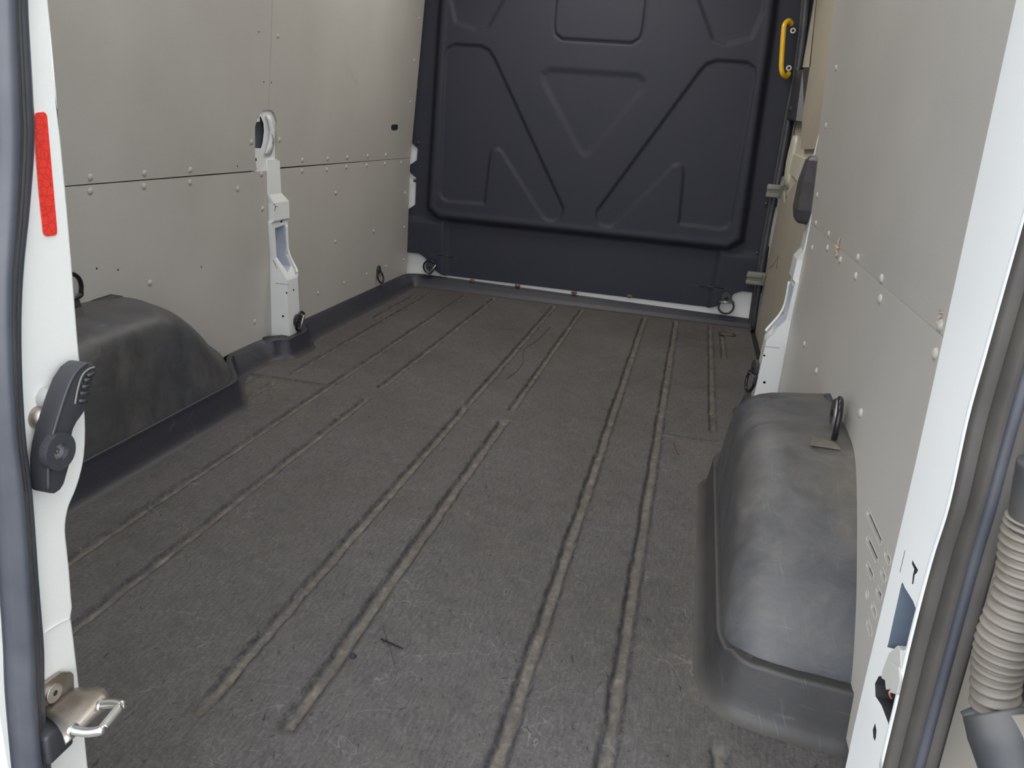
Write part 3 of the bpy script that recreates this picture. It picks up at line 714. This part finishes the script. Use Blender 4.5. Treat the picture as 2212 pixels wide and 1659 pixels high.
# grey guide brackets
def guide(px, py, label, wd):
    c = U(px, py, 1, 3.16); th = thing('guide_bracket', c, label, 'bracket')
    box('bracket_body', (c.x-wd, c.y-.012, c.z-.028), (c.x+wd*.9, c.y+.03, c.z+.028), 'grey', th, bevel=.005)
    box('upper_jaw', (c.x-wd*1.08, c.y-.022, c.z+.006), (c.x+wd*.55, c.y-.005, c.z+.024), 'grey', th, bevel=.003)
    box('lower_jaw', (c.x-wd*1.08, c.y-.022, c.z-.026), (c.x+wd*.55, c.y-.005, c.z-.008), 'grey', th, bevel=.003)
    return th
guide(1674, 413, 'upper grey guide bracket clipped over the sliding door seal', .034)
guide(1634, 602, 'lower grey guide bracket clipped over the sliding door seal', .042)
rs_ = thing('rust_scratch', DP(1672, 565), 'orange-brown V-shaped rust scratch on the lower sliding door panel', 'damage')
tube('scratch_mark', [DP(1663, 577, XD-.001), DP(1672, 568, XD-.001), DP(1681, 550, XD-.001)], .003, 'wood', rs_, seg=6, flat=(.4, 1), ref=(1, 0, 0))
tube('scratch_mark', [DP(1681, 550, XD-.001), DP(1679, 565, XD-.001), DP(1677, 580, XD-.001)], .0025, 'rust', rs_, seg=6, flat=(.4, 1), ref=(1, 0, 0))

# ================================================================== LEFT REAR DOOR (closed), its free edge at x=0
ld = thing('van_door', (-.38, 0, -.05), 'closed left rear door seen edge-on with white edge, black latch lever and steel striker', 'door')
E_ = [(100, 0), (118, 200), (137, 400), (151, 560), (165, 740), (178, 870), (181.5, 930), (179, 985), (170, 1030), (158, 1065), (147, 1090), (140, 1120), (138, 1150), (142, 1190), (147, 1240), (151, 1295), (153, 1315), (150, 1335), (152, 1352), (158, 1400), (165, 1462), (172, 1520), (181, 1580), (187, 1659)]
eg = [U(x, y, 0, 0) for x, y in E_]
top = [Vector((0, eg[0].y-.002, 1.75))]; bot = [Vector((0, eg[-1].y+.01, -.08))]
edge = top+eg+bot
outl = edge+[Vector((0, -.115, -.08)), Vector((0, -.115, 1.75))]
slab('edge_sheet', outl, (1, 0, 0), .02, 'doorwhite', ld)
tube('edge_roll', [p+Vector((-.004, 0, 0)) for p in edge], .004, 'doorwhite', ld, seg=8, sub=2)
tube('edge_crease', [U(96, 1367, 0, .000), U(120, 1350, 0, .001), U(151, 1335, 0, .0)], .0009, 'doorwhite', ld, seg=8)
box('door_shell', (-.76, -.12, -.08), (-.02, -.04, 1.75), 'doorwhite', ld)
box('outer_skin', (-.78, -.150, -.10), (-.012, -.12, 1.76), 'skin', ld, bevel=.006)
def rise(P):
    """carry a seal on straight up to the roof"""
    z0 = P[0].z; return [Vector((P[0].x, P[0].y, z0+(1.74-z0)*f)) for f in (1, .6, .35, .18, .07)]+P
# rubber seal: ruled strip between two measured curves
def ribbon(name, Lp, Rp, prof, nrm, m, parent, ms=None):
    Ls = smooth_path(Lp, 5); Rs = smooth_path(Rp, 5); nrm = Vector(nrm).normalized(); rings = []
    for a, b in zip(Ls, Rs):
        rr = [a+(b-a)*t_+nrm*h for t_, h in prof]; rr += [b-nrm*.003, a-nrm*.003]; rings.append(rr)
    return loft(name, rings, m, parent, smooth=True)
LR = [(70, -60), (62, 0), (73, 200), (77, 300), (66, 450), (51, 600), (47, 750), (55, 930), (71, 1070), (84, 1250), (96, 1400), (97, 1500), (110, 1640), (118, 1720)]
LL = [(-45, -60), (-45, 0), (-38, 200), (-35, 300), (-38, 450), (-45, 600), (-42, 750), (-30, 930), (-12, 1070), (2, 1250), (12, 1400), (16, 1500), (28, 1640), (36, 1720)]
ext = lambda L_, x, y0: [Vector((x, y0, 1.72))]+L_
Rp = [U(x, y, 0, .004) for x, y in LR]; Lp = [U(x, y, 0, .004) for x, y in LL]
Rp = rise(Rp); Lp = rise(Lp)
pf = [(0, -.006), (.06, .010), (.16, .020), (.30, .024), (.42, .020), (.50, .013), (.56, .009), (.62, .012), (.72, .013), (.82, .009), (.92, .004), (1, -.002)]
sl_ = ribbon('rubber_seal', Lp, Rp, pf, (1, -.25, 0), 'rubber', ld)
tube('seal_ridge', [a+(b-a)*.56+Vector((.0115, -.002, 0)) for a, b in zip(Lp, Rp)], .0022, 'rubber2', sl_, seg=8, sub=5)
# reflector strip
RF = [(84, 243), (95, 242), (100, 246), (102, 252), (123.5, 496), (123, 505), (119, 508.5), (102, 510.5), (97, 508), (94.5, 500), (86, 420), (79, 330), (77.5, 252), (79, 245)]
slab('red_reflector', [U(x, y, 0, .0015) for x, y in RF], (1, 0, 0), .0012, 'red', ld)
# bump studs
for (px, py), m_ in zip(((104, 859), (88, 901)), ('tape', 'brass')):
    dome('bump_stud', U(px-7, py, 0, 0), (1, 0, 0), .0105, .012, m_, ld, seg=18, rings=5)
# latch lever
xs1 = .026
sideo = [(186, 783), (198, 784), (206, 787), (211, 795), (206, 812), (196, 838), (189, 866), (186, 886), (180, 896), (168, 912), (160, 928), (156, 946), (161, 958), (162, 975), (158, 992), (153, 1001), (147, 1022), (140, 1046), (132, 1059), (120, 1067), (108, 1066), (104, 1058), (103, 1000), (107, 962), (116, 928), (126, 895), (138, 858), (152, 822), (168, 797)]
side = [U(x, y, 0, xs1) for x, y in sideo]
lev = slab('latch_lever', side, (1, 0, 0), .019, 'black', ld, bevel=.0025, smooth=True)
FRM = [(x, y) for x, y in sideo[-6:]]
tube('lever_ridge', [U(x, y, 0, xs1+.0005) for x, y in ((104, 1060), (104, 1000), (108, 962), (117, 928), (127, 895), (139, 858), (153, 822), (170, 797), (188, 785))], .0016, 'black', lev, seg=8, sub=4)
c = U(133, 976, 0, xs1+.006)
disc('pivot_boss', c, (1, 0, 0), .0165, .008, 'black', lev, bevel=.001, inner=.0078, seg=32)
disc('pivot_screw', c-Vector((.0045, 0, 0)), (1, 0, 0), .0078, .003, 'steel', lev)
for k in range(6):
    a = k*math.pi/3; q = c-Vector((.0044, 0, 0))+Vector((0, math.cos(a), math.sin(a)))*.0022
    dome('screw_star', q, (1, 0, 0), .0009, .0004, 'dark', lev, seg=8, rings=2)
tube('grip_rim', [U(x, y, 0, xs1+.001) for x, y in ((162, 873), (168, 840), (177, 812), (190, 798), (204, 793))], .0009, 'grey', lev, seg=8, sub=4)
for (a, b, cc, dd) in ((170, 866, 187, 866), (173, 850, 190, 849), (177, 836, 193, 833), (182, 822, 197, 818), (188, 811, 203, 806)):
    tube('grip_rib', [U(a, b, 0, xs1+.001), U(cc, dd, 0, xs1+.001)], .0017, 'black', lev, seg=8, sub=1)
# striker bracket with U loop
st = slab('striker_plate', [U(x, y, 0, .005) for x, y in ((90, 1482), (130, 1454), (135, 1452), (155, 1452), (160, 1457), (161, 1488), (120, 1518), (90, 1540))], (1, 0, 0), .004, 'brass', ld, bevel=.0008)
disc('striker_screw', U(119, 1498, 0, .0075), (1, 0, 0), .0095, .003, 'steel', st, bevel=.0006)
dome('screw_socket', U(120, 1497, 0, .0076), (1, 0, 0), .0028, .0004, 'dark', st, seg=10, rings=2)
def yl(px, py, x, z=None): return U(px, py, 0, x)
rows = [((90, 1536), (161, 1486), .006), ((100, 1543), (172, 1484), .012), ((112, 1552), (190, 1485), .022), ((122, 1563), (210, 1482), .034), ((131, 1577), (224, 1486), .045), ((138, 1590), (236, 1500), .054), ((143, 1604), (241, 1522), .060)]
V = []; nc = 7
for a_, b_, x_ in rows:
    A3 = U(*a_, 0, x_); B3 = U(*b_, 0, x_)
    for k in range(nc): V.append(A3+(B3-A3)*(k/(nc-1)))
Fc = [(i*nc+k, i*nc+k+1, (i+1)*nc+k+1, (i+1)*nc+k) for i in range(len(rows)-1) for k in range(nc-1)]
le_o = mesh('striker_ledge', V, Fc, 'brass', st, smooth=True)
so = le_o.modifiers.new('t', 'SOLIDIFY'); so.thickness = .0035; so.offset = -1
xo = .058
u1 = U(224, 1524, 0, .060); u2 = U(161, 1578, 0, .060)
v1 = U(266, 1519, 0, .088); v2 = U(214, 1582, 0, .088)
tube('loop_bar', [u1-Vector((.004, 0, 0)), u1*.5+v1*.5+Vector((0, 0, .001)), v1*.94+v2*.06, v1*.86+v2*.14, v1*.5+v2*.5, v2*.86+v1*.14, v2*.94+v1*.06, u2*.5+v2*.5+Vector((0, 0, -.001)), u2-Vector((.004, 0, 0))], .0042, 'steel', st, seg=12, sub=4)
for q in (u1, u2): disc('loop_collar', q, (1, 0, .1), .0062, .003, 'steel', st, bevel=.0005)
b0 = U(122, 1590, 0, .022)
box('rubber_block', (b0.x-.020, b0.y-.019, b0.z-.017), (b0.x+.008, b0.y+.012, b0.z+.015), 'black', st, bevel=.004)

# ================================================================== RIGHT REAR PILLAR AND SEAL
XR = .776
def RP(px, py, x=XR): return U(px, py, 0, x)
rp = thing('rear_pillar', (XR, .15, -.05), 'bright white rear door pillar on the right with cut-outs and a rounded edge', 'pillar')
inner = [RP(2195, 0), RP(2130, 300), RP(2035, 740), RP(1980, 990), RP(1920, 1250), RP(1875, 1440), RP(1845, 1570), RP(1826, 1659)]
OUT = [(2360, 20), (2290, 290), (2212, 562), (2196, 618), (2155, 762), (2115, 904), (2075, 1090), (2035, 1215), (1990, 1385), (1957, 1530), (1926, 1659)]
outer = [RP(x, y) for x, y in OUT]
tz = 1.75
outl = [Vector((XR, inner[0].y+.01, tz))]+inner+[Vector((XR, inner[-1].y-.02, -.08))]+[Vector((XR, outer[-1].y-.03, -.08))]+outer[::-1]+[Vector((XR, outer[0].y+.01, tz))]
body = slab('pillar_body', outl, (-1, 0, 0), .075, 'white')
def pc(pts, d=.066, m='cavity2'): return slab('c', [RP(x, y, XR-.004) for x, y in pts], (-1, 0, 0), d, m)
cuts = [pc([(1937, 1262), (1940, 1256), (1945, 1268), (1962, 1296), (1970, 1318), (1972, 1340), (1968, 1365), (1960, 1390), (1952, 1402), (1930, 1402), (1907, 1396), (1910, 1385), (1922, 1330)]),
        pc([(1889, 1459), (1900, 1458), (1906, 1464), (1925, 1480), (1948, 1475), (1935, 1530), (1920, 1575), (1911, 1583), (1909, 1560), (1895, 1522), (1882, 1502), (1881, 1475)], m='dark'),
        pc([(1881, 1560), (1884, 1575), (1883, 1590), (1880, 1599), (1877, 1590), (1876, 1575)], m='dark'),
        pc([(1961, 1208), (1964, 1214), (1973, 1230), (1970, 1236), (1966, 1240), (1963, 1260), (1960, 1260), (1962, 1240), (1965, 1228), (1960, 1216)], .03, 'dark'),
        pc([(1945, 1187), (1946, 1188), (1935, 1235), (1934, 1234)], .02, 'dark'), pc([(2019, 1165), (2020.5, 1166), (2006, 1222), (2004, 1221)], .02, 'dark'), pc([(1994, 1262), (1995.5, 1263), (1982, 1317), (1980.5, 1316)], .02, 'dark')]
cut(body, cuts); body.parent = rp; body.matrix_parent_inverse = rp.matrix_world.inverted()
bv = body.modifiers.new('b', 'BEVEL'); bv.width = .0015; bv.segments = 2; bv.limit_method = 'ANGLE'; bv.angle_limit = .7
bead = [RP(x-14, y, XR+.001) for x, y in OUT]
tube('rounded_edge', bead, .0075, 'white', rp, seg=12, sub=4, flat=(.7, 1), ref=(1, 0, 0))
orr = [[p+Vector((.0125, -.0015, 0)), p+Vector((.076, -.0015, 0)), p+Vector((.076, -.0035, 0)), p+Vector((.0125, -.0035, 0))] for p in outer]
loft('dusty_outer_return', orr, 'beigepaint', rp, smooth=False)
clip = thing('foam_clip', RP(1930, 1430), 'torn grey foam tape wedged in the cut-out of the right rear pillar', 'tape')
slab('foam_piece', [RP(x, y, XR-.004) for x, y in ((1938, 1394), (1945, 1404), (1946, 1440), (1935, 1475), (1925, 1488), (1913, 1490), (1911, 1470), (1903, 1465), (1905, 1450), (1920, 1410))], (-1, -.2, 0), .012, 'tape', clip, bevel=.001)
slab('foam_flap', [RP(x, y, XR-.006) for x, y in ((1925, 1430), (1941, 1440), (1944, 1470), (1937, 1500), (1922, 1496))], (-1, .1, 0), .006, 'tape', clip, bevel=.001)
tube('orange_wire', [RP(1934, 1488, XR), RP(1922, 1496, XR-.002), RP(1926, 1508, XR+.004)], .0012, 'orange', clip, seg=6)
# seal strip on the right
RL = OUT[:-1]+[(1916, 1700)]
RR = [(2470, 60), (2400, 330), (2325, 600), (2308, 655), (2262, 810), (2222, 945), (2178, 1100), (2145, 1212), (2096, 1390), (2055, 1535), (2010, 1700)]
sr_ = thing('door_seal', (.79, .0, -.02), 'thick ribbed black rubber seal along the right rear pillar', 'seal')
A_ = [RP(x, y, XR+.002) for x, y in RL]; B_ = [U(x, y, 0, XR+.012) for x, y in RR]
A_ = rise(A_); B_ = rise(B_)
pf = [(0, 0), (.05, .010), (.15, .015), (.27, .013), (.33, .004), (.36, .003), (.40, .010), (.50, .012), (.62, .011), (.68, .008), (.71, .004), (.74, .007), (.85, .008), (.95, .006), (1, 0)]
ribbon('seal_strip', A_, B_, pf, (-1, -.35, 0), 'rubber2', sr_)
tube('seal_lip', [a+(b-a)*.86+Vector((-.008, -.003, 0)) for a, b in zip(A_, B_)], .0045, 'rubber', sr_, seg=10, sub=4)

# open right door hinge side: dusty painted return, conduit and boot
hs = thing('hinge_recess', (.94, -.05, -.05), 'dusty beige painted body corner outside the right seal', 'body corner')
slab('painted_return', [U(x, y, 0, .938) for x, y in ((1980, 900), (2260, 900), (2240, 1100), (2190, 1200), (2135, 1400), (2108, 1500), (2092, 1570), (2082, 1612), (2062, 1640), (2030, 1652), (1960, 1655))], (-1, 0, 0), .003, 'beigepaint', hs)
slab('shade_sheet', [(.9425, -.5, -.6), (.9425, 1.6, -.6), (.9425, 1.6, .66), (.9425, -.5, .66)], (-1, 0, 0), .002, 'dark', hs)  # dark sheet standing in for the shade behind the conduit
structure(box('light_blocker', (.866, .325, -.06), (.945, .345, 1.84), 'white'))  # unseen board added to keep daylight out behind the right panels
cw = thing('cable_conduit', U(2150, 1400, 1, -.03), 'dusty corrugated rubber cable conduit beside the right door seal', 'conduit')
def CP(px, py, y=-.05): return U(px, py, 1, y)
path = smooth_path([CP(2236, 1120), CP(2222, 1180), CP(2208, 1250), CP(2186, 1330), CP(2166, 1400), CP(2152, 1460), CP(2150, 1530)], 24)
V = []; Fc = []; seg = 20; n = len(path); ridges = 22
for i, p in enumerate(path):
    t = (path[min(i+1, n-1)]-path[max(i-1, 0)]).normalized(); e = (Vector((0, 1, 0))-t*t.y).normalized(); g = t.cross(e)
    rr = .0150+.0020*math.sin(2*math.pi*ridges*i/(n-1))+.001*math.sin(4*math.pi*i/n)
    for k in range(seg):
        a = 2*math.pi*k/seg; V.append(p+e*math.cos(a)*rr+g*math.sin(a)*rr)
for i in range(n-1):
    for k in range(seg): Fc.append((i*seg+k, i*seg+(k+1) % seg, (i+1)*seg+(k+1) % seg, (i+1)*seg+k))
Fc += [tuple(range(seg)), tuple(range((n-1)*seg, n*seg))]
mesh('corrugated_tube', V, Fc, 'conduit', cw, True)
tube('upper_sleeve', [CP(2262, 1000), CP(2248, 1080), CP(2238, 1150)], .0165, 'boot', cw, seg=16)
tube('collar', [CP(2085, 1552), CP(2120, 1538), CP(2165, 1532), CP(2225, 1530)], .0052, 'boot', cw, seg=10)
tube('lower_boot', [CP(2150, 1536, -.055), CP(2170, 1590, -.065), CP(2195, 1680, -.08), CP(2215, 1760, -.095)], .021, 'boot', cw, seg=16, rs=(.021, .023, .021, .02))
tube('lower_boot_ribs', [CP(2195, 1540, -.06), CP(2212, 1600, -.07), CP(2240, 1700, -.085)], .018, 'conduit', cw, seg=14)
hp_ = thing('open_door', (1.0, -.3, -.05), 'open right rear door folded back beyond the corrugated conduit', 'door')
box('door_inner', (1.0, -.75, -.05), (1.05, -.02, 1.75), 'skin', hp_)

# ================================================================== LOOSE BITS ON THE FLOOR
def FP(px, py, z=.003): return U(px, py, 2, z)
sp1 = [FP(823+46*k/60, 1380+20*k/60, .004)+Vector((math.cos(k*1.9)*.0025, 0, math.sin(k*1.9)*.0025)) for k in range(61)]
tag(tube('coil_spring', sp1, .0006, 'ring', seg=6, sub=1), 'tiny dark coil spring lying on the mat between two grooves', 'spring')
tag(dome('mud_crumb', FP(762, 1418, .001), (0, 0, 1), .006, .005, 'dark', seg=9, rings=3), 'round black crumb on the mat beside a groove', 'crumb')
for (a, b, c_, dd), lb in (((1540, 895, 1532, 903), 'short dark twig caught across the right groove near the arch cover'), ((1456, 956, 1466, 980), 'thin dark sliver lying on the mat near the right cross groove')):
    tag(tube('twig', [FP(a, b), FP((a+c_)/2+1, (b+dd)/2, .006), FP(c_, dd)], .0018, 'rust', seg=6), lb, 'twig')
tag(tube('hair_strand', [FP(x, y, .002) for x, y in ((1190, 705), (1160, 735), (1132, 755), (1130, 780), (1118, 800), (1092, 820))], .0006, 'dark', seg=5), 'long curled dark hair strand between two grooves of the mat', 'hair')
tag(tube('hair_strand', [FP(x, y, .002) for x, y in ((826, 1350), (833, 1372), (843, 1400), (853, 1440))], .0003, 'dark', seg=5), 'thin dark hair strand beside the coil spring', 'hair')
rb = thing('floor_fitting', FP(1568, 722, .0), 'rusty metal fitting sunk in the mat near the right bulkhead corner', 'fitting')
a = FP(1556, 721, 0); b = FP(1583, 722, 0)
box('rusty_plate', (a.x, a.y-.02, -.004), (b.x, a.y+.02, .003), 'rust', rb, bevel=.002)
tube('plate_rim', [(a.x, a.y-.024, .002), (b.x, a.y-.024, .002), (b.x+.01, a.y, .002), (b.x, a.y+.024, .002), (a.x, a.y+.024, .002)], .003, 'black', rb, seg=6, closed=True, sub=2)
